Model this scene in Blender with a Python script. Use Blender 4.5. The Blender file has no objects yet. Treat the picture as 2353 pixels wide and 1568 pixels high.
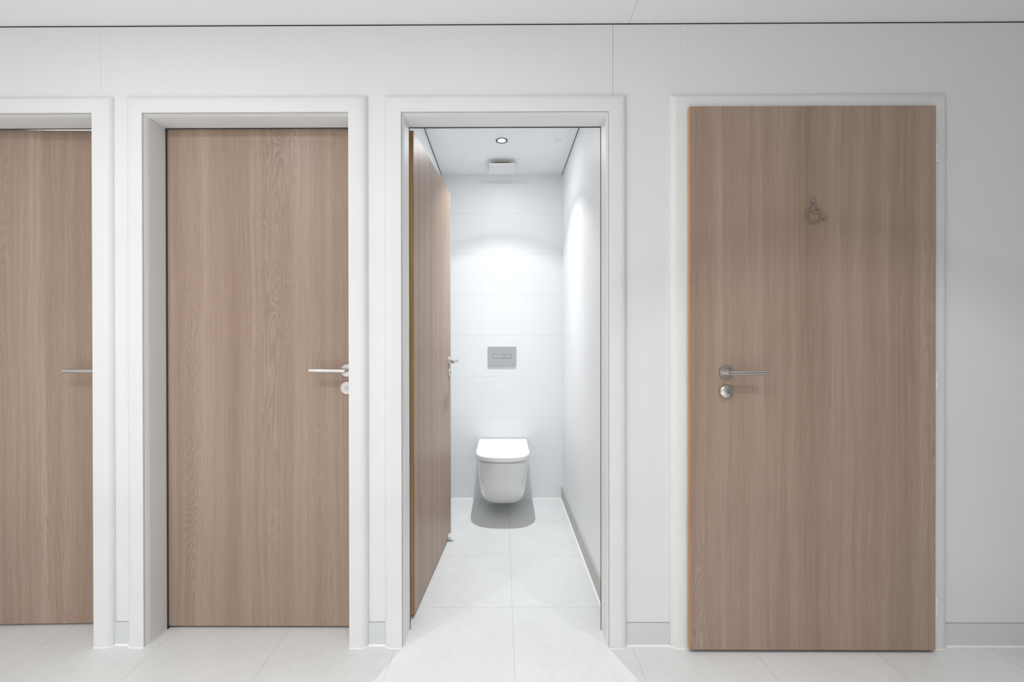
import bpy, bmesh, math, random
from mathutils import Vector, Matrix, noise
from math import sin, cos, pi, radians

# ------------------------------------------------------------------ camera
S = bpy.context.scene
W_PX, F_PX = 2353.0, 1000.0
CAM_D, CAM_H = 1.71, 1.20
th, ph, ro = radians(.27), radians(-.15), radians(-.08)
Fv = Vector((-sin(th)*cos(ph), cos(th)*cos(ph), sin(ph)))
Rv = Vector((cos(th), sin(th), 0)); Uv = Rv.cross(Fv)
R2 = Rv*cos(ro) + Uv*sin(ro); U2 = -Rv*sin(ro) + Uv*cos(ro)
cd = bpy.data.cameras.new('camera'); cam = bpy.data.objects.new('camera', cd)
S.collection.objects.link(cam)
M = Matrix((R2, U2, -Fv)).transposed().to_4x4(); M.translation = Vector((0, -CAM_D, CAM_H))
cam.matrix_world = M
cd.sensor_fit = 'HORIZONTAL'; cd.sensor_width = 36.0; cd.lens = 36.0*F_PX/W_PX
cd.shift_x = (1176.5-1149.3)/W_PX; cd.shift_y = (785.6-784.0)/W_PX
cd.clip_start = .02
S.camera = cam

# ------------------------------------------------------------------ light
S.view_settings.view_transform = 'Standard'; S.view_settings.look = 'None'
S.view_settings.exposure = 0.0; S.view_settings.gamma = 1.0
S.view_settings.use_curve_mapping = False
wd = bpy.data.worlds.new('world'); S.world = wd; wd.use_nodes = True
wd.node_tree.nodes['Background'].inputs[0].default_value = (1, 1, 1, 1)
wd.node_tree.nodes['Background'].inputs[1].default_value = 0.0

def spot(x, y, z, watts, col, prof, r=.02):
    """recessed downlight: its beam, with the falloff its reflector gives (angle from straight down -> strength)"""
    l = bpy.data.lights.new('downlight_or_fill_beam', 'SPOT'); l.energy = watts; l.color = col
    l.spot_size = radians(110); l.spot_blend = .1; l.shadow_soft_size = r
    l.use_nodes = True; t = l.node_tree; em = t.nodes['Emission']
    tc = t.nodes.new('ShaderNodeTexCoord'); sp = t.nodes.new('ShaderNodeSeparateXYZ')
    t.links.new(tc.outputs['Normal'], sp.inputs[0])
    ab = t.nodes.new('ShaderNodeMath'); ab.operation = 'ABSOLUTE'; t.links.new(sp.outputs[2], ab.inputs[0])
    ac = t.nodes.new('ShaderNodeMath'); ac.operation = 'ARCCOSINE'; t.links.new(ab.outputs[0], ac.inputs[0])
    rp = t.nodes.new('ShaderNodeFloatCurve'); t.links.new(ac.outputs[0], rp.inputs[1])
    c = rp.mapping.curves[0]
    while len(c.points) < len(prof): c.points.new(.5, .5)
    for q, (deg, v) in zip(c.points, prof): q.location = (radians(deg), v); q.handle_type = 'AUTO_CLAMPED'
    rp.mapping.update()
    t.links.new(rp.outputs[0], em.inputs['Strength'])
    o = bpy.data.objects.new('downlight_or_fill_beam', l); S.collection.objects.link(o)
    o.location = (x, y, z)
    return o
def disc(name, x, y, z, watts, col, sx, sy=None):
    """lens or added fill panel glowing evenly downwards"""
    l = bpy.data.lights.new(name, 'AREA'); l.shape = 'RECTANGLE' if sy else 'DISK'
    l.size = sx; l.energy = watts; l.color = col
    if sy: l.size_y = sy
    o = bpy.data.objects.new(name, l); S.collection.objects.link(o); o.location = (x, y, z)
    return o
HALL = (.985, .985, 1.0); CUB = (.925, .965, 1.0)
CEIL_H, CEIL_C = 2.442, 2.454
BEAM = ((0, 1), (20, .80), (30, .46), (38, .25), (43, .195), (46, .15), (48.5, .06), (51, 0))
# the row of downlights in the hall ceiling, in front of the doors: place, beam, lens spill
E_L, E_M, E_R, E_LS, E_MS, E_RS = 20.00, 15.50, 80.00, 7.50, 3.80, 0.00
BEAM_C = ((0, 1), (14, .90), (20, .68), (26, .42), (32, .25), (38, .16), (43, .125), (46, .095), (48.5, .035), (51, 0))
for hx, hw, hs in ((-1.37, E_L, E_LS), (-.05, E_M, E_MS), (1.25, E_R, E_RS)):
    spot(hx, -1.07, CEIL_H-.015, hw, HALL, BEAM)
    if hs: disc('downlight_lens', hx, -1.07, CEIL_H-.006, hs, HALL, .06)
# the downlights of the cubicles
E_C, E_CS = 118.00, 3.00
spot(0.0, 1.01, CEIL_C-.022, E_C, CUB, BEAM_C, .016)
disc('downlight_lens', 0.0, 1.01, CEIL_C-.008, E_CS, CUB, .048)
disc('downlight_lens', -2.0, 1.01, CEIL_C-.008, 20, CUB, .048)
# unseen area fill added behind the camera to lift the hall's ambient light
E_P1, E_P2 = 12.00, 217.00
disc('added_fill_panel', -1.5, -2.3, CEIL_H-.01, E_P1, (1, .98, .97), 1.8, .9)
# unseen spots added behind the camera; their floor bounce brightens the ceiling
for hx in (-2.2, -1.0, .2):
    spot(hx, -2.45, CEIL_H-.015, E_P2, HALL, BEAM)

# ------------------------------------------------------------------ helpers
COL = S.collection
def put(o, parent=None):
    COL.objects.link(o)
    if parent: o.parent = parent
    return o
def tag(o, label=None, cat=None, group=None, kind=None):
    if label: o['label'] = label
    if cat: o['category'] = cat
    if group: o['group'] = group
    if kind: o['kind'] = kind
    return o
def empty(name, loc=(0, 0, 0), rz=0):
    o = bpy.data.objects.new(name, None); o.location = loc; o.rotation_euler = (0, 0, rz)
    o.empty_display_size = .05
    return put(o)
def obj(name, bm, mat, parent=None, bevel=0, segs=2, smooth=False, angle=35):
    bmesh.ops.recalc_face_normals(bm, faces=bm.faces[:])
    me = bpy.data.meshes.new(name); bm.to_mesh(me); bm.free()
    if mat: me.materials.append(mat)
    o = bpy.data.objects.new(name, me); put(o, parent)
    if smooth:
        for p in me.polygons: p.use_smooth = True
        m = o.modifiers.new('edge_split', 'EDGE_SPLIT'); m.split_angle = radians(angle)
    if bevel:
        b = o.modifiers.new('bevel', 'BEVEL'); b.width = bevel; b.segments = segs
        b.limit_method = 'ANGLE'; b.angle_limit = radians(40)
    return o
def box(bm, x0, x1, y0, y1, z0, z1):
    v = [bm.verts.new((x, y, z)) for z in (z0, z1) for y in (y0, y1) for x in (x0, x1)]
    for f in ((0,1,3,2), (4,6,7,5), (0,4,5,1), (2,3,7,6), (0,2,6,4), (1,5,7,3)):
        bm.faces.new([v[i] for i in f])
def prism(bm, pts, axis, a, b):
    """closed outline pts swept between two values on one axis"""
    def p3(u, v, t):
        return {'z': (u, v, t), 'y': (u, t, v), 'x': (t, u, v)}[axis]
    A = [bm.verts.new(p3(u, v, a)) for u, v in pts]; B = [bm.verts.new(p3(u, v, b)) for u, v in pts]
    n = len(pts)
    bm.faces.new(A); bm.faces.new(B[::-1])
    for i in range(n): bm.faces.new((A[i], A[(i+1) % n], B[(i+1) % n], B[i]))
def lathe(bm, prof, n=48, M=Matrix(), caps=True):
    """profile of (radius, height) turned about local z"""
    rings = []
    for r, h in prof:
        if r < 1e-6: rings.append([bm.verts.new(M @ Vector((0, 0, h)))])
        else: rings.append([bm.verts.new(M @ Vector((r*cos(2*pi*k/n), r*sin(2*pi*k/n), h))) for k in range(n)])
    for a, b in zip(rings, rings[1:]):
        for k in range(n):
            k2 = (k+1) % n
            if len(a) == 1 and len(b) == 1: continue
            if len(a) == 1: bm.faces.new((a[0], b[k2], b[k]))
            elif len(b) == 1: bm.faces.new((a[k], a[k2], b[0]))
            else: bm.faces.new((a[k], a[k2], b[k2], b[k]))
    if caps:
        if len(rings[0]) > 1: bm.faces.new(rings[0][::-1])
        if len(rings[-1]) > 1: bm.faces.new(rings[-1])
def tube(bm, pts, r, n=24, squash=1.0):
    """bar of radius r through pts (mitred at the bends)"""
    P = [Vector(p) for p in pts]; rings = []
    for i, p in enumerate(P):
        d0 = (p-P[i-1]).normalized() if i else (P[1]-p).normalized()
        d1 = (P[i+1]-p).normalized() if i < len(P)-1 else d0
        t = (d0+d1).normalized(); k = 1/max(.3, t.dot(d0))
        up = Vector((0, 0, 1)); side = d0.cross(up).normalized(); ring = []
        nb = t.cross(up).normalized()
        for j in range(n):
            a = 2*pi*j/n
            ring.append(bm.verts.new(p + nb*(cos(a)*r*k*squash) + up*(sin(a)*r)))
        rings.append(ring)
    for a, b in zip(rings, rings[1:]):
        for j in range(n): bm.faces.new((a[j], a[(j+1) % n], b[(j+1) % n], b[j]))
    bm.faces.new(rings[0][::-1]); bm.faces.new(rings[-1])
TO_FRONT = Matrix.Rotation(radians(90), 4, 'X')      # local z -> -y (towards the hall)
def T(x, y, z): return Matrix.Translation((x, y, z))

# ------------------------------------------------------------------ materials
def lin(c): return tuple(((v/255+.055)/1.055)**2.4 if v > 10 else v/255/12.92 for v in c)+(1,)
class N:
    def __init__(s, name):
        s.m = bpy.data.materials.new(name); s.m.use_nodes = True
        s.t = s.m.node_tree; s.b = s.t.nodes['Principled BSDF']
    def n(s, kind, **kw):
        x = s.t.nodes.new(kind)
        for k, v in kw.items():
            if k == 'ins':
                for i, val in v.items(): s.set(x, i, val)
            else: setattr(x, k, v)
        return x
    def set(s, node, i, val):
        if isinstance(val, bpy.types.NodeSocket): s.t.links.new(val, node.inputs[i])
        else: node.inputs[i].default_value = val
    def math(s, op, a, b=None, c=None, clamp=False):
        ins = {0: a}
        if b is not None: ins[1] = b
        if c is not None: ins[2] = c
        x = s.n('ShaderNodeMath', operation=op, use_clamp=clamp, ins=ins); return x.outputs[0]
    def coords(s): return s.n('ShaderNodeTexCoord').outputs['Object']
    def mapping(s, v, scale=(1, 1, 1), loc=(0, 0, 0)):
        return s.n('ShaderNodeMapping', ins={0: v, 1: loc, 3: scale}).outputs[0]
    def noise(s, v, scale=1, detail=2, rough=.5, dist=0):
        return s.n('ShaderNodeTexNoise', ins={'Vector': v, 'Scale': scale, 'Detail': detail, 'Roughness': rough, 'Distortion': dist}).outputs['Fac']
    def ramp(s, f, stops):
        r = s.n('ShaderNodeValToRGB', ins={0: f}); e = r.color_ramp.elements
        while len(e) < len(stops): e.new(.5)
        for q, (p, c) in zip(e, stops): q.position = p; q.color = c
        return r.outputs[0]
    def mix(s, f, a, b, mode='MIX'):
        x = s.n('ShaderNodeMix', data_type='RGBA', blend_type=mode)
        s.set(x, 0, f); s.set(x, 6, a); s.set(x, 7, b); return x.outputs[2]
    def maprange(s, v, a, b, c, d):
        return s.n('ShaderNodeMapRange', ins={0: v, 1: a, 2: b, 3: c, 4: d}).outputs[0]
    def bump(s, h, dist=.001, strength=1):
        x = s.n('ShaderNodeBump', ins={'Strength': strength, 'Distance': dist, 'Height': h})
        s.t.links.new(x.outputs[0], s.b.inputs['Normal'])
    def out(s, col=None, rough=None, metal=None, spec=None, coat=None):
        for k, v in (('Base Color', col), ('Roughness', rough), ('Metallic', metal), ('Specular IOR Level', spec), ('Coat Weight', coat)):
            if v is not None: s.set(s.b, k, v)
        return s.m
def g(v): return (v, v, v, 1)
def grid_line(m, coord, offs, period, half, soft):
    """1 on joint lines, 0 elsewhere"""
    t = m.math('ADD', coord, -offs+period*.5+period*40)
    t = m.math('MODULO', t, period)
    d = m.math('ABSOLUTE', m.math('SUBTRACT', t, period*.5))
    return m.maprange(d, half, half+soft, 1, 0)

def mat_plain(name, col, rough, metal=0, spec=.5, coat=0, var=.02, scale=6):
    m = N(name); c = m.coords(); f = m.noise(c, scale, 3)
    a = tuple(max(0, x*(1-var)) for x in col[:3])+(1,); b = tuple(min(1, x*(1+var)) for x in col[:3])+(1,)
    return m.out(m.mix(f, a, b), rough, metal, spec, coat)

def mat_panels(name, col, axis, lines, rough=.42):
    """white laminate panels with hairline joints"""
    m = N(name); c = m.coords(); sp = m.n('ShaderNodeSeparateXYZ', ins={0: c})
    x = sp.outputs['XYZ'.index(axis)]; j = None
    for pos, half, k in lines:
        d = m.math('ABSOLUTE', m.math('SUBTRACT', x, pos))
        l = m.math('MULTIPLY', m.maprange(d, half, half+.0006, 1, 0), k)
        j = l if j is None else m.math('MAXIMUM', j, l)
    f = m.noise(c, 2.5, 3)
    base = m.mix(f, tuple(v*.985 for v in col[:3])+(1,), col)
    return m.out(m.mix(j, base, (.16, .15, .14, 1)) if j is not None else base, rough, spec=.4)

def mat_wood(name):
    m = N(name); c = m.coords()
    r = m.n('ShaderNodeObjectInfo').outputs['Random']
    off = m.n('ShaderNodeVectorMath', operation='SCALE', ins={0: (13.7, 5.1, 7.3), 3: r}).outputs[0]
    c = m.n('ShaderNodeVectorMath', operation='ADD', ins={0: c, 1: off}).outputs[0]
    wob = m.noise(m.mapping(c, (5, 5, 1.1)), 1, 2)
    wv = m.n('ShaderNodeCombineXYZ', ins={0: m.math('MULTIPLY', m.math('SUBTRACT', wob, .5), .045)}).outputs[0]
    cw = m.n('ShaderNodeVectorMath', operation='ADD', ins={0: c, 1: wv}).outputs[0]
    broad = m.noise(m.mapping(cw, (13, 13, .22)), 1, 3, .55)
    mid = m.noise(m.mapping(cw, (55, 55, .9)), 1, 3, .6)
    fine = m.noise(m.mapping(cw, (260, 260, 5)), 1, 3, .65)
    pores = m.noise(m.mapping(cw, (420, 420, 16)), 1, 2, .6)
    # cathedral figure: nested bands, only in some strips of the veneer
    fig = m.noise(m.mapping(cw, (7.5, 7.5, 1.35)), 1, 2, .45, .35)
    bands = m.math('PINGPONG', m.math('MULTIPLY', fig, 34), .5)
    bands = m.math('MULTIPLY', bands, 2)
    msk = m.noise(m.mapping(c, (6.5, 6.5, .42), (3, 1, 2)), 1, 2)
    msk = m.maprange(msk, .5, .66, 0, 1)
    v = m.math('MULTIPLY', m.math('SUBTRACT', broad, .5), 1.05)
    v = m.math('ADD', v, m.math('MULTIPLY', m.math('SUBTRACT', mid, .5), .55))
    v = m.math('ADD', v, m.math('MULTIPLY', m.math('SUBTRACT', fine, .5), .60))
    v = m.math('ADD', v, m.math('MULTIPLY', m.math('MULTIPLY', m.math('SUBTRACT', bands, .5), msk), .34))
    v = m.math('ADD', v, m.math('MULTIPLY', m.maprange(pores, .60, .72, 0, 1), .16))
    v = m.math('ADD', v, .5, clamp=True)
    col = m.ramp(v, [(0, (.270, .187, .139, 1)), (.35, (.353, .251, .190, 1)), (.62, (.415, .303, .236, 1)), (1, (.52, .396, .320, 1))])
    m.bump(m.math('ADD', fine, m.math('MULTIPLY', bands, .2)), .0003, .35)
    return m.out(col, .42, spec=.32)

def mat_lipping(name):
    m = N(name); c = m.coords()
    f = m.noise(m.mapping(c, (180, 180, 3)), 1, 3); b = m.noise(m.mapping(c, (20, 20, 2.2)), 1, 2)
    k = m.math('ADD', m.math('MULTIPLY', f, .5), m.math('MULTIPLY', b, .5))
    return m.out(m.ramp(k, [(.3, (.52, .26, .09, 1)), (.7, (.76, .43, .18, 1))]), .45)

def mat_floor(name):
    m = N(name); c = m.coords(); sp = m.n('ShaderNodeSeparateXYZ', ins={0: c})
    jx = grid_line(m, sp.outputs[0], .043, .464, .0009, .0008)
    jy = grid_line(m, sp.outputs[1], .242, .468, .0009, .0008)
    j = m.math('MAXIMUM', jx, jy)
    cl = m.noise(c, 3.2, 5, .6, .6); f2 = m.noise(c, 26, 4, .6)
    base = m.ramp(m.math('ADD', m.math('MULTIPLY', cl, .6), m.math('MULTIPLY', f2, .4)),
                  [(.3, (.69, .70, .69, 1)), (.7, (.775, .785, .775, 1))])
    sp1 = m.maprange(m.noise(c, 230, 2, .5), .70, .76, 0, 1)
    sp2 = m.maprange(m.noise(m.mapping(c, (1, 1, 1), (4, 9, 0)), 75, 2, .5), .74, .80, 0, 1)
    base = m.mix(m.math('MULTIPLY', m.math('MAXIMUM', sp1, sp2), .22), base, (.36, .36, .35, 1))
    m.bump(m.math('SUBTRACT', m.math('MULTIPLY', f2, .15), j), .0006, .5)
    return m.out(m.mix(m.math('MULTIPLY', j, .50), base, (.42, .43, .42, 1)), .42, spec=.4)

def mat_tiles(name):
    m = N(name); c = m.coords(); sp = m.n('ShaderNodeSeparateXYZ', ins={0: c})
    jz = grid_line(m, sp.outputs[2], .309, .309, .0012, .0012)
    jx = grid_line(m, sp.outputs[0], -.154, .307, .0008, .0012)
    j = m.math('MAXIMUM', jz, jx)
    # each tile sits a hair differently
    w = m.noise(c, 2.2, 1)
    col = m.mix(m.math('MULTIPLY', m.math('MAXIMUM', jz, m.math('MULTIPLY', jx, .5)), .26), (.885, .905, .91, 1), (.66, .67, .67, 1))
    m.bump(m.math('SUBTRACT', m.math('MULTIPLY', w, .3), jz), .0012, .5)
    return m.out(col, .42, spec=.3)

def mat_steel(name, col=(.60, .575, .54, 1), rough=.27):
    m = N(name); c = m.coords(); f = m.noise(m.mapping(c, (12, 260, 260)), 1, 1)
    return m.out(m.mix(f, tuple(v*.94 for v in col[:3])+(1,), col), m.maprange(f, .3, .7, rough-.03, rough+.03), 1.0)

def mat_lamp(name, strength):
    m = N(name); m.set(m.b, 'Emission Color', (1, .99, .97, 1)); m.set(m.b, 'Emission Strength', strength)
    return m.out((.9, .9, .9, 1), .4)

WALLC = (.86, .86, .868, 1)
J = [(-1.579, .0008, .16), (-1.431, .0006, .10), (-.573, .0006, .07), (-.424, .0006, .08), (.435, .0011, .45), (.700, .0006, .12), (1.682, .0006, .10)]
m_wall = mat_panels('white_wall_laminate', WALLC, 'X', J)
m_wall2 = mat_plain('white_wall_paint', WALLC, .5)
m_cubwall = mat_plain('white_partition_laminate', (.89, .90, .91, 1), .45)
m_ceil = mat_panels('white_ceiling_panel', (.945, .945, .945, 1), 'X', [(.497, .0011, .30), (-1.510, .0009, .12)], .6)
m_ceilc = mat_plain('white_cubicle_ceiling', (.91, .92, .94, 1), .6)
m_frame = mat_plain('white_frame_lacquer', (.84, .845, .835, 1), .5)
m_wood = mat_wood('pale_oak_laminate'); m_lip = mat_lipping('honey_wood_lipping')
m_floor = mat_floor('light_stone_floor_tile'); m_tile = mat_tiles('glossy_white_wall_tile')
m_steel = mat_steel('brushed_stainless_steel')
m_dark = mat_plain('dark_shadow_gap_strip', (.15, .125, .11, 1), .8)
m_gap = mat_plain('grey_shadow_gap_strip', (.32, .32, .34, 1), .8)
m_joint = mat_plain('grey_joint', (.42, .43, .43, 1), .6)
m_seal = mat_plain('grey_rubber_seal', (.07, .07, .08, 1), .7)
m_caulk = mat_plain('white_silicone_bead', (.90, .90, .88, 1), .35)
m_base = mat_plain('pale_grey_green_skirting', (.73, .755, .73, 1), .3)
m_base_c = mat_plain('beige_grey_skirting', (.46, .45, .42, 1), .4)
m_ceramic = mat_plain('white_ceramic', (.84, .845, .845, 1), .07, coat=.3, var=.005)
m_seat = mat_plain('white_toilet_lid_plastic', (.88, .885, .89, 1), .22, var=.005)
m_plate = mat_plain('matt_chrome_plate', (.47, .495, .51, 1), .32, metal=.35)
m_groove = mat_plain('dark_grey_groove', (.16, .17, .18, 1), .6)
m_black = mat_plain('black_lamp_trim', (.02, .022, .026, 1), .4)
m_hinge = mat_plain('white_hinge_lacquer', (.86, .86, .87, 1), .3)
m_ductw = mat_plain('cream_duct_collar', (.62, .59, .52, 1), .5)
m_ductd = mat_plain('dark_duct_interior', (.045, .032, .026, 1), .8)
m_sign = mat_plain('dull_bronze_grey_metal', (.30, .235, .192, 1), .42, metal=.25)
m_paper = mat_plain('white_tissue_paper', (.90, .90, .89, 1), .8)
m_lampglow = mat_lamp('lamp_glow', 14)

# ------------------------------------------------------------------ the setting
WT = .15                                   # thickness of the front wall
Y_BACK = 1.585
U_OUT = .078
# clear openings between the jambs: left, right, head
OPEN = {1: (-2.397, -1.606, 2.082), 2: (-1.394, -.605, 2.082), 3: (-.384, .408, 2.082), 4: (.745, 1.639, 2.070)}
XL, XR, YH = -3.4, 4.2, -3.4               # hall extents

bm = bmesh.new(); box(bm, XL, XR, YH, Y_BACK, -.05, 0)
tag(obj('floor', bm, m_floor), 'light grey stone tiled floor of hall and open cubicle', 'floor', kind='structure')
bm = bmesh.new(); box(bm, XL, XR, YH, .0, CEIL_H, CEIL_H+.05)
tag(obj('ceiling', bm, m_ceil), 'white panelled ceiling above the row of doors', 'ceiling', kind='structure')
bm = bmesh.new()
for a, b in ((-2.46, -1.562), (-1.464, -.553), (-.455, .452), (.553, 1.95)):
    box(bm, a, b, .0, Y_BACK, CEIL_C, CEIL_C+.05)
tag(obj('ceiling_cubicle', bm, m_ceilc), 'white ceiling panel inside the open toilet cubicle', 'ceiling', kind='structure')

# front wall, one outline with the four door holes cut out of its lower edge
pts = [(XL, 0)]
for k in (1, 2, 3, 4):
    a, b, h = OPEN[k]; pts += [(a-.049, 0), (a-.049, h+.049), (b+.049, h+.049), (b+.049, 0)]
pts += [(XR, 0), (XR, CEIL_H-.0044), (XL, CEIL_H-.0044)]
bm = bmesh.new(); prism(bm, pts, 'y', 0, WT)
tag(obj('wall_front', bm, m_wall), 'white panelled wall that holds the four wooden doors', 'wall', kind='structure')
bm = bmesh.new(); box(bm, XL, XR, .012, WT-.012, CEIL_H-.0044, CEIL_C)
tag(obj('trim_1', bm, m_dark), 'thin dark shadow gap between white wall and ceiling', 'trim', kind='structure')
bm = bmesh.new(); box(bm, XL, XR, Y_BACK, Y_BACK+.05, 0, CEIL_C+.05)
tag(obj('wall_back', bm, m_tile), 'glossy white square tiled wall behind the toilet', 'wall', kind='structure')
for n, a, b, lab in (('wall_left', -.552, -.459, 'white partition left of the toilet, behind the open door'),
                     ('wall_right', .456, .549, 'white partition right of the toilet with beige skirting')):
    bm = bmesh.new(); box(bm, a, b, WT, Y_BACK, 0, CEIL_C-.0020)
    w = tag(obj(n, bm, m_cubwall), lab, 'wall', kind='structure')
    bm = bmesh.new(); box(bm, a+.0012, b-.0012, WT, Y_BACK, CEIL_C-.0020, CEIL_C+.01)
    obj('shadow_gap', bm, m_gap, w)
for n, a, b in (('wall_far_left', -1.561, -1.468), ('wall_outer_left', -2.55, -2.457), ('wall_far_right', 1.95, 2.04)):
    bm = bmesh.new(); box(bm, a, b, WT, Y_BACK, 0, CEIL_C)
    tag(obj(n, bm, m_cubwall), {'wall_far_left': 'white partition between the two closed left cubicles',
        'wall_outer_left': 'white partition at the left end of the row of cubicles',
        'wall_far_right': 'white partition at the right end of the row of cubicles'}[n], 'wall', kind='structure')
bm = bmesh.new(); box(bm, XL-.05, XL, YH, .15, 0, CEIL_H)
tag(obj('wall_hall_left', bm, m_wall2), 'white wall closing the left end of the hall', 'wall', kind='structure')
bm = bmesh.new(); box(bm, XR, XR+.05, YH, .15, 0, CEIL_H)
tag(obj('wall_hall_right', bm, m_wall2), 'white wall closing the right end of the hall', 'wall', kind='structure')
bm = bmesh.new(); box(bm, XL, XR, YH-.05, YH, 0, CEIL_H)
tag(obj('wall_hall_opposite', bm, m_wall2), 'white hall wall facing the doors', 'wall', kind='structure')

def skirting(name, a, b, label):
    bm = bmesh.new(); box(bm, a, b, -.0035, 0, .0, .090)
    o = tag(obj(name, bm, m_base, bevel=.001), label, 'baseboard', kind='structure')
    bm = bmesh.new(); box(bm, a, b, -.0022, 0, .0902, .0925); obj('top_joint', bm, m_joint, o)
    bm = bmesh.new(); prism(bm, [(-.0035, 0), (-.0085, 0), (-.0055, .0045), (-.0035, .0055)], 'x', a, b)
    obj('sealant_bead', bm, m_caulk, o)
skirting('baseboard_front_left', -1.530, -1.472, 'short pale skirting between the two left door frames')
skirting('baseboard_front_middle', -.527, -.462, 'short pale skirting left of the open door frame')
skirting('baseboard_front_right', .486, .655, 'pale skirting between open door and wheelchair door')
skirting('baseboard_front_end', 1.729, XR, 'long pale skirting right of the wheelchair door')
bm = bmesh.new(); box(bm, .446, .4565, WT+.02, Y_BACK, 0, .092)
o = tag(obj('baseboard_right', bm, m_base_c, bevel=.0015), 'beige grey skirting along the right wall of the toilet cubicle', 'baseboard', kind='structure')
bm = bmesh.new(); prism(bm, [(.446, 0), (.438, 0), (.4425, .004), (.446, .006)], 'y', WT+.02, Y_BACK)
obj('sealant_bead', bm, m_caulk, o)
bm = bmesh.new(); box(bm, -.4595, -.449, WT+.02, Y_BACK, 0, .092)
tag(obj('baseboard_left', bm, m_base_c, bevel=.0015), 'beige grey skirting along the left wall of the toilet cubicle', 'baseboard', kind='structure')
bm = bmesh.new(); prism(bm, [(Y_BACK, 0), (Y_BACK-.006, 0), (Y_BACK-.004, .004), (Y_BACK, .006)], 'x', -.448, .446)
tag(obj('trim_2', bm, m_caulk), 'white sealant line where tiled back wall meets floor', 'trim', kind='structure')

# ------------------------------------------------------------------ door frames, leaves and furniture
def arc(cx, cy, rx, ry, a0, a1, n):
    return [(cx+rx*cos(radians(a0+(a1-a0)*i/n)), cy+ry*sin(radians(a0+(a1-a0)*i/n))) for i in range(n+1)]
def roundover(u_out, w, d):      # from the flat face out to the wall: a broad rounded outer edge
    return [(u_out-w+w*sin(t*pi/2), -d*cos(t*pi/2)) for t in [i/10 for i in range(11)]]
# u = away from the opening, v = depth from the wall face
PROFILE_IN = ([(0, .088)] + [(0, .004)] + [(.0006, .0005), (.0022, -.004)] + [(.0052, -.0135), (.0060, -.0140)] +
              [(.0062, -.0095), (.0076, -.0095), (.0078, -.0205), (.0095, -.0218)] + roundover(U_OUT, .030, .022)[:-1] +
              [(U_OUT, -.0005), (.0485, -.0005), (.0485, WT+.0005), (U_OUT, WT+.0005), (U_OUT-.004, WT+.015), (.044, WT+.015), (.044, .088)])
PROFILE_OUT = ([(0, WT+.015), (0, .036), (.020, .036), (.020, -.018), (.023, -.0215), (.03, -.022)] + roundover(.090, .040, .022)[:-1] +
               [(.090, -.0005), (.0485, -.0005), (.0485, WT+.0005), (.085, WT+.0005), (.078, WT+.015)])
def portal(bm, prof, a, b, h, z0=0):
    rings = []
    for u, v in prof:
        rings.append([bm.verts.new(p) for p in ((a-u, v, z0), (a-u, v, h+u), (b+u, v, h+u), (b+u, v, z0))])
    n = len(prof)
    for i in range(n):
        A, B = rings[i], rings[(i+1) % n]
        for k in range(3): bm.faces.new((A[k], A[k+1], B[k+1], B[k]))
    bm.faces.new([r[0] for r in rings]); bm.faces.new([r[3] for r in rings][::-1])
def frame(k, parent, prof):
    a, b, h = OPEN[k]
    bm = bmesh.new(); portal(bm, prof, a, b, h)
    fr = obj('door_frame', bm, m_frame, parent, smooth=True, angle=24)
    if prof is PROFILE_IN:
        bm = bmesh.new(); portal(bm, [(-.0022, .0885), (.043, .0885), (.043, .0965), (-.0010, .0965)], a, b, h)
        s = obj('rubber_seal', bm, m_seal, fr); tag(s, 'dark grey rubber seal')
    # white sealant bead round the feet of the frame
    bm = bmesh.new()
    if prof is PROFILE_IN: front = [(0, .088), (0, .004), (.0022, -.004), (.0060, -.0140), (.0078, -.0205), (.0095, -.0218)] + roundover(U_OUT, .030, .022)[:-1] + [(U_OUT, -.001)]
    else: front = [(.012, -.022), (.03, -.022)] + roundover(.090, .040, .022)[:-1] + [(.090, -.001)]
    V = [Vector(p) for p in front]; ring = []
    for i, p in enumerate(V):
        d0 = (p-V[i-1]).normalized() if i else (V[1]-p).normalized()
        d1 = (V[i+1]-p).normalized() if i < len(V)-1 else d0
        t = (d0+d1).normalized(); n = Vector((t.y, -t.x))
        ring.append((p, p+n*.0026))
    for X in (lambda u: a-u, lambda u: b+u):
        R_ = [[bm.verts.new((X(p.x), p.y, .0004)), bm.verts.new((X(p.x), p.y, .0036)), bm.verts.new((X(p.x*.5+q.x*.5), p.y*.5+q.y*.5, .0030)), bm.verts.new((X(q.x), q.y, .0004))] for p, q in ring]
        for A, B in zip(R_, R_[1:]):
            for j in range(4): bm.faces.new((A[j], A[(j+1) % 4], B[(j+1) % 4], B[j]))
        bm.faces.new(R_[0]); bm.faces.new(R_[-1][::-1])
    obj('sealant_bead', bm, m_caulk, fr)
    return fr

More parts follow.
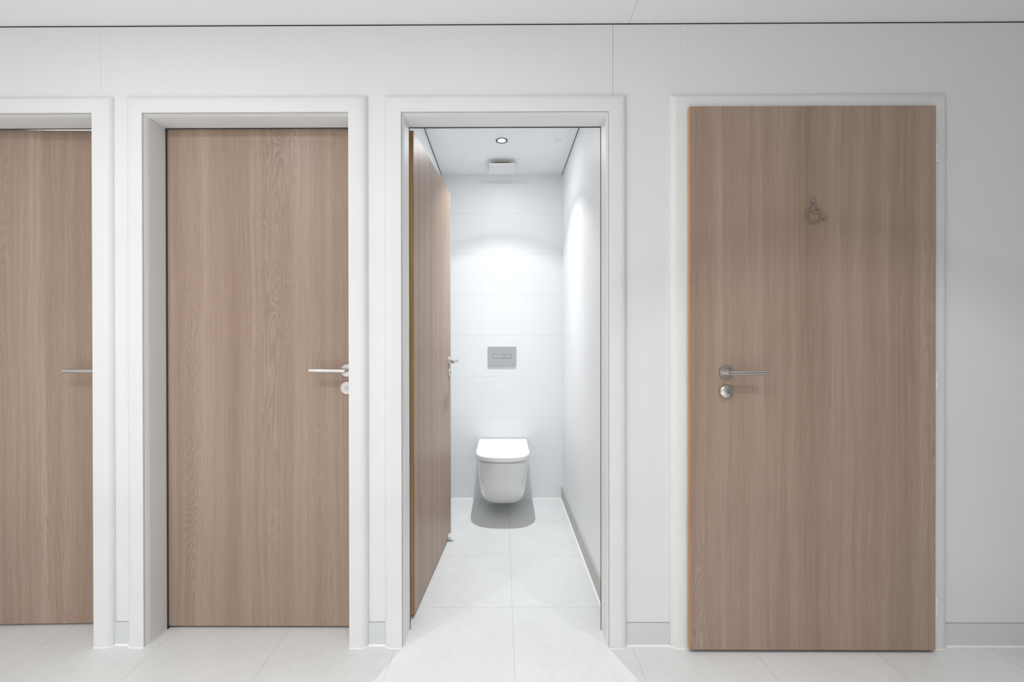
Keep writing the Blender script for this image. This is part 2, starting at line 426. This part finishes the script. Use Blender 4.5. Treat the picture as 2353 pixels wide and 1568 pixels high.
def handle(parent, x, y, z, d, lock, tilt=0):
    """lever on a round rose plus a round lock rose; y is the face of the leaf, d = +1/-1 the way the lever points"""
    b = bmesh.new(); lathe(b, [(0, 0), (.0265, 0), (.0265, .006), (.0255, .0085), (.012, .0095), (0, .0095)], 48, T(x, y, z) @ TO_FRONT)
    h = obj('door_handle', b, m_steel, parent, smooth=True)
    b = bmesh.new()
    tube(b, [(x, y-.006, z), (x, y-.048, z), (x+d*.137, y-.048, z+tilt)], .0092, 28)
    obj('lever', b, m_steel, h, smooth=True, angle=40)
    zz = z-.0725
    b = bmesh.new()
    if lock == 'cylinder':
        lathe(b, [(0, 0), (.0265, 0), (.0265, .006), (.0255, .0085), (.011, .0088), (.0105, .008), (0, .008)], 48, T(x, y, zz) @ TO_FRONT)
    else:
        lathe(b, [(0, 0), (.0265, 0), (.0265, .008), (.0240, .0125), (.017, .0165), (.009, .0185), (0, .019)], 48, T(x, y, zz) @ TO_FRONT)
    lk = obj('lock_rosette', b, m_steel, parent, smooth=True, angle=40)
    b = bmesh.new()
    if lock == 'cylinder':
        lathe(b, [(0, .004), (.0078, .004), (.0078, .0100), (.0070, .0106), (0, .0106)], 28, T(x, y, zz) @ TO_FRONT)
        obj('lock_cylinder', b, m_steel, lk, smooth=True)
        b = bmesh.new(); box(b, x-.001, x+.001, y-.0112, y-.008, zz-.0045, zz+.004); obj('keyhole', b, m_groove, lk)
    else:
        box(b, x-.0014, x+.0014, y-.0212, y-.015, zz-.009, zz+.009); obj('coin_slot', b, m_groove, lk)

def inward_door(k, open_deg, label):
    a, b, h = OPEN[k]
    root = tag(empty('door_%d' % k, ((a+b)/2, .10, 0)), label, 'door', kind='structure')
    inv = Matrix.Translation((-(a+b)/2, -.10, 0))
    fr = frame(k, root, PROFILE_IN); fr.matrix_parent_inverse = inv
    for c in fr.children: c.matrix_parent_inverse = Matrix()
    return root, inv

def closed_inward(k, label, ang=0.0, over=.012):
    a, b, h = OPEN[k]
    root, inv = inward_door(k, 0, label)
    x0, x1 = a-.014, b+.014; y0 = .0975
    piv = Vector((x0-.004, .150, 0))
    # leaf coordinates are relative to its hinge pivot
    bm = bmesh.new(); box(bm, x0+.001-piv.x, x1-.001-piv.x, y0-piv.y, y0+.040-piv.y, .010, h+over)
    lf = obj('door_leaf', bm, m_wood, root, bevel=.001)
    lf.matrix_parent_inverse = inv; lf.location = piv; lf.rotation_euler = (0, 0, radians(ang))
    bm = bmesh.new(); box(bm, x1-.001-piv.x, x1-piv.x, y0+.0005-piv.y, y0+.0395-piv.y, .0105, h+over-.0005)
    box(bm, x0-piv.x, x0+.001-piv.x, y0+.0005-piv.y, y0+.0395-piv.y, .0105, h+over-.0005)
    tag(obj('edge_lipping', bm, m_lip, lf), 'honey brown wood edge')
    hx = {1: -1.664, 2: -.644}[k]
    handle(lf, hx-piv.x, y0-piv.y, 1.077, -1, 'cylinder', .002)
    return root
closed_inward(1, 'leftmost wooden door, cut by the photo edge, a thin gap above its leaf', 1.5, .005)
closed_inward(2, 'closed pale oak door with deep white frame, left of the open door')

# the open door: leaf swung into the cubicle about its left jamb
root, inv = inward_door(3, 86, 'open pale oak door swung inward, showing the toilet cubicle')
L3 = .815; ang3 = math.atan2(.063, .812)
# local x runs from the hinge edge to the lock edge, local -y is the face that looks into the opening
b3 = bmesh.new(); box(b3, .001, L3-.001, 0, .040, .010, 2.108)
lf = obj('door_leaf', b3, m_wood, root, bevel=.001)
lf.matrix_parent_inverse = inv; lf.location = (-.382, .169, 0); lf.rotation_euler = (0, 0, pi/2-ang3)
b3 = bmesh.new(); box(b3, 0, .001, .0004, .0396, .0105, 2.1075); box(b3, L3-.001, L3, .0004, .0396, .0105, 2.1075)
tag(obj('edge_lipping', b3, m_lip, lf), 'honey brown wood edge facing the hall')
b3 = bmesh.new(); box(b3, -.0006, .0, .0004, .0016, .0105, 2.1075)
obj('edge_joint', b3, m_groove, lf)
handle(lf, L3-.052, 0, 1.077, -1, 'cylinder', .0)

# the wheelchair door opens to the hall: its rebated leaf lies over the frame
a, b, h = OPEN[4]
root4 = tag(empty('door_4', ((a+b)/2, 0, 0)), 'wide closed oak door bearing a wheelchair symbol, rightmost', 'door', kind='structure')
inv4 = Matrix.Translation((-(a+b)/2, 0, 0))
fr = frame(4, root4, PROFILE_OUT); fr.matrix_parent_inverse = inv4
F4L, F4R, F4Y = .7170, 1.6545, -.042
bm = bmesh.new(); box(bm, F4L+.001, F4R, F4Y, F4Y+.0165, .013, 2.0945); box(bm, a+.004, b-.004, F4Y+.0165, .012, .013, 2.066)
lf4 = obj('door_leaf', bm, m_wood, root4, bevel=.001); lf4.matrix_parent_inverse = inv4
bm = bmesh.new(); box(bm, F4L, F4L+.001, F4Y+.0006, F4Y+.0162, .0135, 2.094)
tag(obj('edge_lipping', bm, m_lip, lf4), 'thin honey brown wood edge')
handle(lf4, .8535, F4Y, 1.077, 1, 'turn', .003)
for z0, z1 in ((1.880, 1.953), (1.007, 1.080), (.134, .213)):
    bm = bmesh.new(); mid = z1-(z1-z0)*.44
    for p, q in ((z0, mid-.0006), (mid+.0006, z1)):
        lathe(bm, [(0, p), (.0062, p), (.0070, p+.0008), (.0070, q-.0008), (.0062, q), (0, q)], 24, T(F4R+.0085, F4Y+.0095, 0))
    hg = obj('hinge', bm, m_hinge, root4, smooth=True); hg.matrix_parent_inverse = inv4
    bm = bmesh.new(); lathe(bm, [(.0045, mid-.001), (.0045, mid+.001)], 16, T(F4R+.0085, F4Y+.0095, 0)); obj('hinge_pin', bm, m_groove, hg)

# ------------------------------------------------------------------ wheelchair symbol
def stroke(bm, pts, w, y0, y1):
    """flat bar of width w along a polyline in the x-z plane, with depth y0..y1"""
    P = [Vector((p[0], p[1])) for p in pts]; Lf, Rt = [], []
    for i, p in enumerate(P):
        d0 = (p-P[i-1]).normalized() if i else (P[1]-p).normalized()
        d1 = (P[i+1]-p).normalized() if i < len(P)-1 else d0
        t = (d0+d1).normalized(); n = Vector((-t.y, t.x))*(w/2/max(.5, t.dot(d0)))
        Lf.append(p+n); Rt.append(p-n)
    for i in range(len(P)-1):
        q = [Lf[i], Lf[i+1], Rt[i+1], Rt[i]]
        A = [bm.verts.new((v.x, y0, v.y)) for v in q]; B = [bm.verts.new((v.x, y1, v.y)) for v in q]
        bm.faces.new(A); bm.faces.new(B[::-1])
        for j in range(4): bm.faces.new((A[j], A[(j+1) % 4], B[(j+1) % 4], B[j]))
sx, sz, k = 1.1865, 1.731, .000140         # centre of the head; size of one unit
def sp_(x, y): return (sx+(x-1040)*k, sz-(y-495)*k)
sgn = tag(empty('wheelchair_sign', (sx, F4Y, sz-.04)), 'small raised metal wheelchair symbol on the widest wooden door', 'sign')
bm = bmesh.new(); ya, yb = F4Y-.0058, F4Y-.0001
lathe(bm, [(0, 0), (.0106, 0), (.0106, .0058), (0, .0058)], 32, T(sx, F4Y-.0001, sz) @ TO_FRONT)
o = obj('head', bm, m_sign, sgn, bevel=.0006); o.matrix_parent_inverse = T(-sx, -F4Y, -sz+.04)
bm = bmesh.new()
stroke(bm, [sp_(1022, 590), sp_(1018, 700), sp_(1022, 752), sp_(1038, 788), sp_(1062, 803), sp_(1222, 806), sp_(1248, 840), sp_(1312, 962)], .0136, ya, yb)
stroke(bm, [sp_(1306, 986), sp_(1345, 984), sp_(1412, 952)], .0086, ya-.0002, yb)
stroke(bm, [sp_(1040, 702), sp_(1205, 704)], .0090, ya-.0003, yb)
o = obj('figure', bm, m_sign, sgn); o.matrix_parent_inverse = T(-sx, -F4Y, -sz+.04)
bm = bmesh.new()
stroke(bm, [(lambda t: (sp_(1045, 890)[0]+.0290*cos(t), sp_(1045, 890)[1]+.0290*sin(t)))(radians(117+(366-117)*i/40)) for i in range(41)], .0078, ya+.0004, yb)
o = obj('wheel', bm, m_sign, sgn); o.matrix_parent_inverse = T(-sx, -F4Y, -sz+.04)

# ------------------------------------------------------------------ toilet
def dshape(w, yf, yb, n=40, e=2.6, flat=.42):
    """outline seen from above: square back on the wall, straight sides, blunt rounded front"""
    ys = yf+(yb-yf)*flat; pts = [(-w, yb)]
    for i in range(n+1):
        t = pi-pi*i/n
        cx = math.copysign(abs(cos(t))**(2/e), cos(t)); cy = abs(sin(t))**(2/e)
        pts.append((w*cx, ys-(ys-yf)*cy))
    pts.append((w, yb))
    return pts
def loft(bm, layers, caps=(True, True)):
    R = [[bm.verts.new((x, y, z)) for x, y in p] for p, z in layers]; n = len(R[0])
    for A, B in zip(R, R[1:]):
        for i in range(n): bm.faces.new((A[i], A[(i+1) % n], B[(i+1) % n], B[i]))
    if caps[0]: bm.faces.new(R[0][::-1])
    if caps[1]: bm.faces.new(R[-1])
TX = .003
toilet = tag(empty('toilet', (TX, Y_BACK, 0)), 'white wall-hung toilet with closed lid on the tiled wall', 'toilet')
tinv = T(-TX, -Y_BACK, 0)
bm = bmesh.new()
lay = []
def shp(w, yf, fl=.36, e=2.9): return [(x+TX, y) for x, y in dshape(w, yf, Y_BACK-.0005, 44, e, fl)]
for z, w, yf, fl in ((.0800, .104, 1.318, .60), (.0812, .116, 1.292, .58), (.0855, .1270, 1.264, .55), (.094, .1350, 1.240, .52), (.108, .1415, 1.214, .49), (.13, .1470, 1.184, .46),
                 (.17, .1520, 1.148, .42), (.22, .1572, 1.118, .40), (.28, .1625, 1.095, .38), (.34, .1672, 1.078, .36), (.39, .1705, 1.068, .35), (.414, .1712, 1.066, .35), (.4165, .1700, 1.068, .35)):
    lay.append((shp(w, yf, fl), z))
loft(bm, lay)
o = obj('bowl', bm, m_ceramic, toilet, smooth=True, angle=50); o.matrix_parent_inverse = tinv
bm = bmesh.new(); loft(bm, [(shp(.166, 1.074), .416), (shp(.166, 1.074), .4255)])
o = obj('seat_seam_shade', bm, m_groove, toilet, smooth=True); o.matrix_parent_inverse = tinv  # seat coloured dark grey to stand in for the shade under the lid
bm = bmesh.new()
def lid(w, yf): return [(x+TX, y) for x, y in dshape(w, yf, Y_BACK-.012, 48, 2.75, .36)]
loft(bm, [(lid(.1780, 1.053), .424), (lid(.1800, 1.051), .4255), (lid(.1805, 1.0505), .4500), (lid(.1795, 1.0515), .4540), (lid(.1760, 1.055), .4570), (lid(.168, 1.064), .4580)])
o = obj('lid', bm, m_seat, toilet, smooth=True, angle=50); o.matrix_parent_inverse = tinv
bm = bmesh.new(); lathe(bm, [(0, .052), (.010, .052), (.013, .056), (.014, .084), (0, .084)], 24, T(TX, 1.36, 0))
o = obj('outlet_stub', bm, m_ductw, toilet, smooth=True); o.matrix_parent_inverse = tinv

# ------------------------------------------------------------------ flush plate
fp = tag(empty('flush_plate', (-.002, Y_BACK, 1.08)), 'grey dual flush plate on white tiles above the toilet', 'flush plate')
finv = T(.002, -Y_BACK, -1.08)
bm = bmesh.new(); box(bm, -.1090, .1050, Y_BACK-.0095, Y_BACK-.0004, 1.0045, 1.1540)
o = obj('plate', bm, m_plate, fp, bevel=.0012); o.matrix_parent_inverse = finv
Yp = Y_BACK-.0095
for x0, x1 in ((-.0705, .0130), (.0215, .0675)):
    bm = bmesh.new(); box(bm, x0, x1, Yp-.0012, Yp-.0001, 1.0665, 1.0990)
    o = obj('button', bm, m_groove, fp); o.matrix_parent_inverse = finv
    bm = bmesh.new(); box(bm, x0+.0022, x1-.0022, Yp-.0022, Yp-.0010, 1.0665+.0010, 1.0990-.0018)
    obj('button_face', bm, m_plate, o, bevel=.0004)
bm = bmesh.new(); box(bm, .071, .087, Yp-.0004, Yp-.0001, 1.0195, 1.0225)
o = obj('engraved_mark', bm, m_groove, fp); o.matrix_parent_inverse = finv

# ------------------------------------------------------------------ ceiling fittings of the cubicle
LX, LY = -.001, 1.018
dl = tag(empty('downlight', (LX, LY, CEIL_C)), 'glowing round black rimmed downlight in cubicle ceiling', 'ceiling light')
linv = T(-LX, -LY, -CEIL_C)
bm = bmesh.new(); lathe(bm, [(.0245, -.0012), (.0265, -.0022), (.0345, -.0040), (.0365, -.0032), (.0370, -.0004), (.0245, -.0004)], 48, T(LX, LY, CEIL_C), caps=False)
o = obj('trim_ring', bm, m_black, dl, smooth=True); o.matrix_parent_inverse = linv
bm = bmesh.new(); lathe(bm, [(0, -.0030), (.012, -.0028), (.0250, -.0016), (.0250, -.0004), (0, -.0004)], 40, T(LX, LY, CEIL_C))
o = obj('lens', bm, m_lampglow, dl, smooth=True); o.matrix_parent_inverse = linv

VX, VY = -.001, 1.378
vt = tag(empty('extractor_vent', (VX, VY, CEIL_C)), 'square white air vent plate hanging under cubicle ceiling', 'vent')
vinv = T(-VX, -VY, -CEIL_C)
bm = bmesh.new(); box(bm, VX-.089, VX+.089, VY-.089, VY+.089, 2.4165, 2.4215)
o = obj('cover_plate', bm, m_frame, vt, bevel=.0015); o.matrix_parent_inverse = vinv
bm = bmesh.new(); lathe(bm, [(.058, -.001), (.058, -.011), (.0605, -.014), (.076, -.008), (.079, -.0005)], 56, T(VX, VY+.014, CEIL_C), caps=False)
o = obj('duct_collar', bm, m_ductw, vt, smooth=True); o.matrix_parent_inverse = vinv
bm = bmesh.new(); lathe(bm, [(0, -.0035), (.0582, -.0035), (.0582, -.0005), (0, -.0005)], 48, T(VX, VY+.014, CEIL_C))
o = obj('duct_opening', bm, m_ductd, vt); o.matrix_parent_inverse = vinv
bm = bmesh.new(); lathe(bm, [(.010, -.034), (.010, -.003)], 20, T(VX, VY, CEIL_C))
o = obj('support_stem', bm, m_frame, vt); o.matrix_parent_inverse = vinv

bm = bmesh.new(); lathe(bm, [(0, -.0016), (.022, -.0016), (.0245, -.0012), (.025, -.0003), (0, -.0003)], 40, T(.350, 1.018, CEIL_C))
tag(obj('cover_disc', bm, m_frame, smooth=True), 'small flush white disc in cubicle ceiling, right of the downlight', 'ceiling fitting')

# ------------------------------------------------------------------ tissue wedged at the foot of the open door
random.seed(4)
bm = bmesh.new(); bmesh.ops.create_icosphere(bm, subdivisions=4, radius=1)
for v in bm.verts:
    p = v.co.copy()
    n1 = noise.noise(p*1.6+Vector((3, 1, 2))); n2 = abs(noise.noise(p*3.7)); n3 = abs(noise.noise(p*8.5+Vector((5, 5, 5))))
    r = .72+.45*n1-.36*n2-.20*n3
    q = p*r
    taper = 1-.55*max(0, q.z)
    v.co = Vector((-.3085+q.x*.023*taper-max(0, q.z)*.010, .892+q.y*.018*taper+max(0, q.z)*.02, max(.0006, .014+q.z*(.046 if q.z > 0 else .016))))
tag(obj('crumpled_tissue', bm, m_paper), 'crumpled white tissue wedged under the open door', 'tissue')
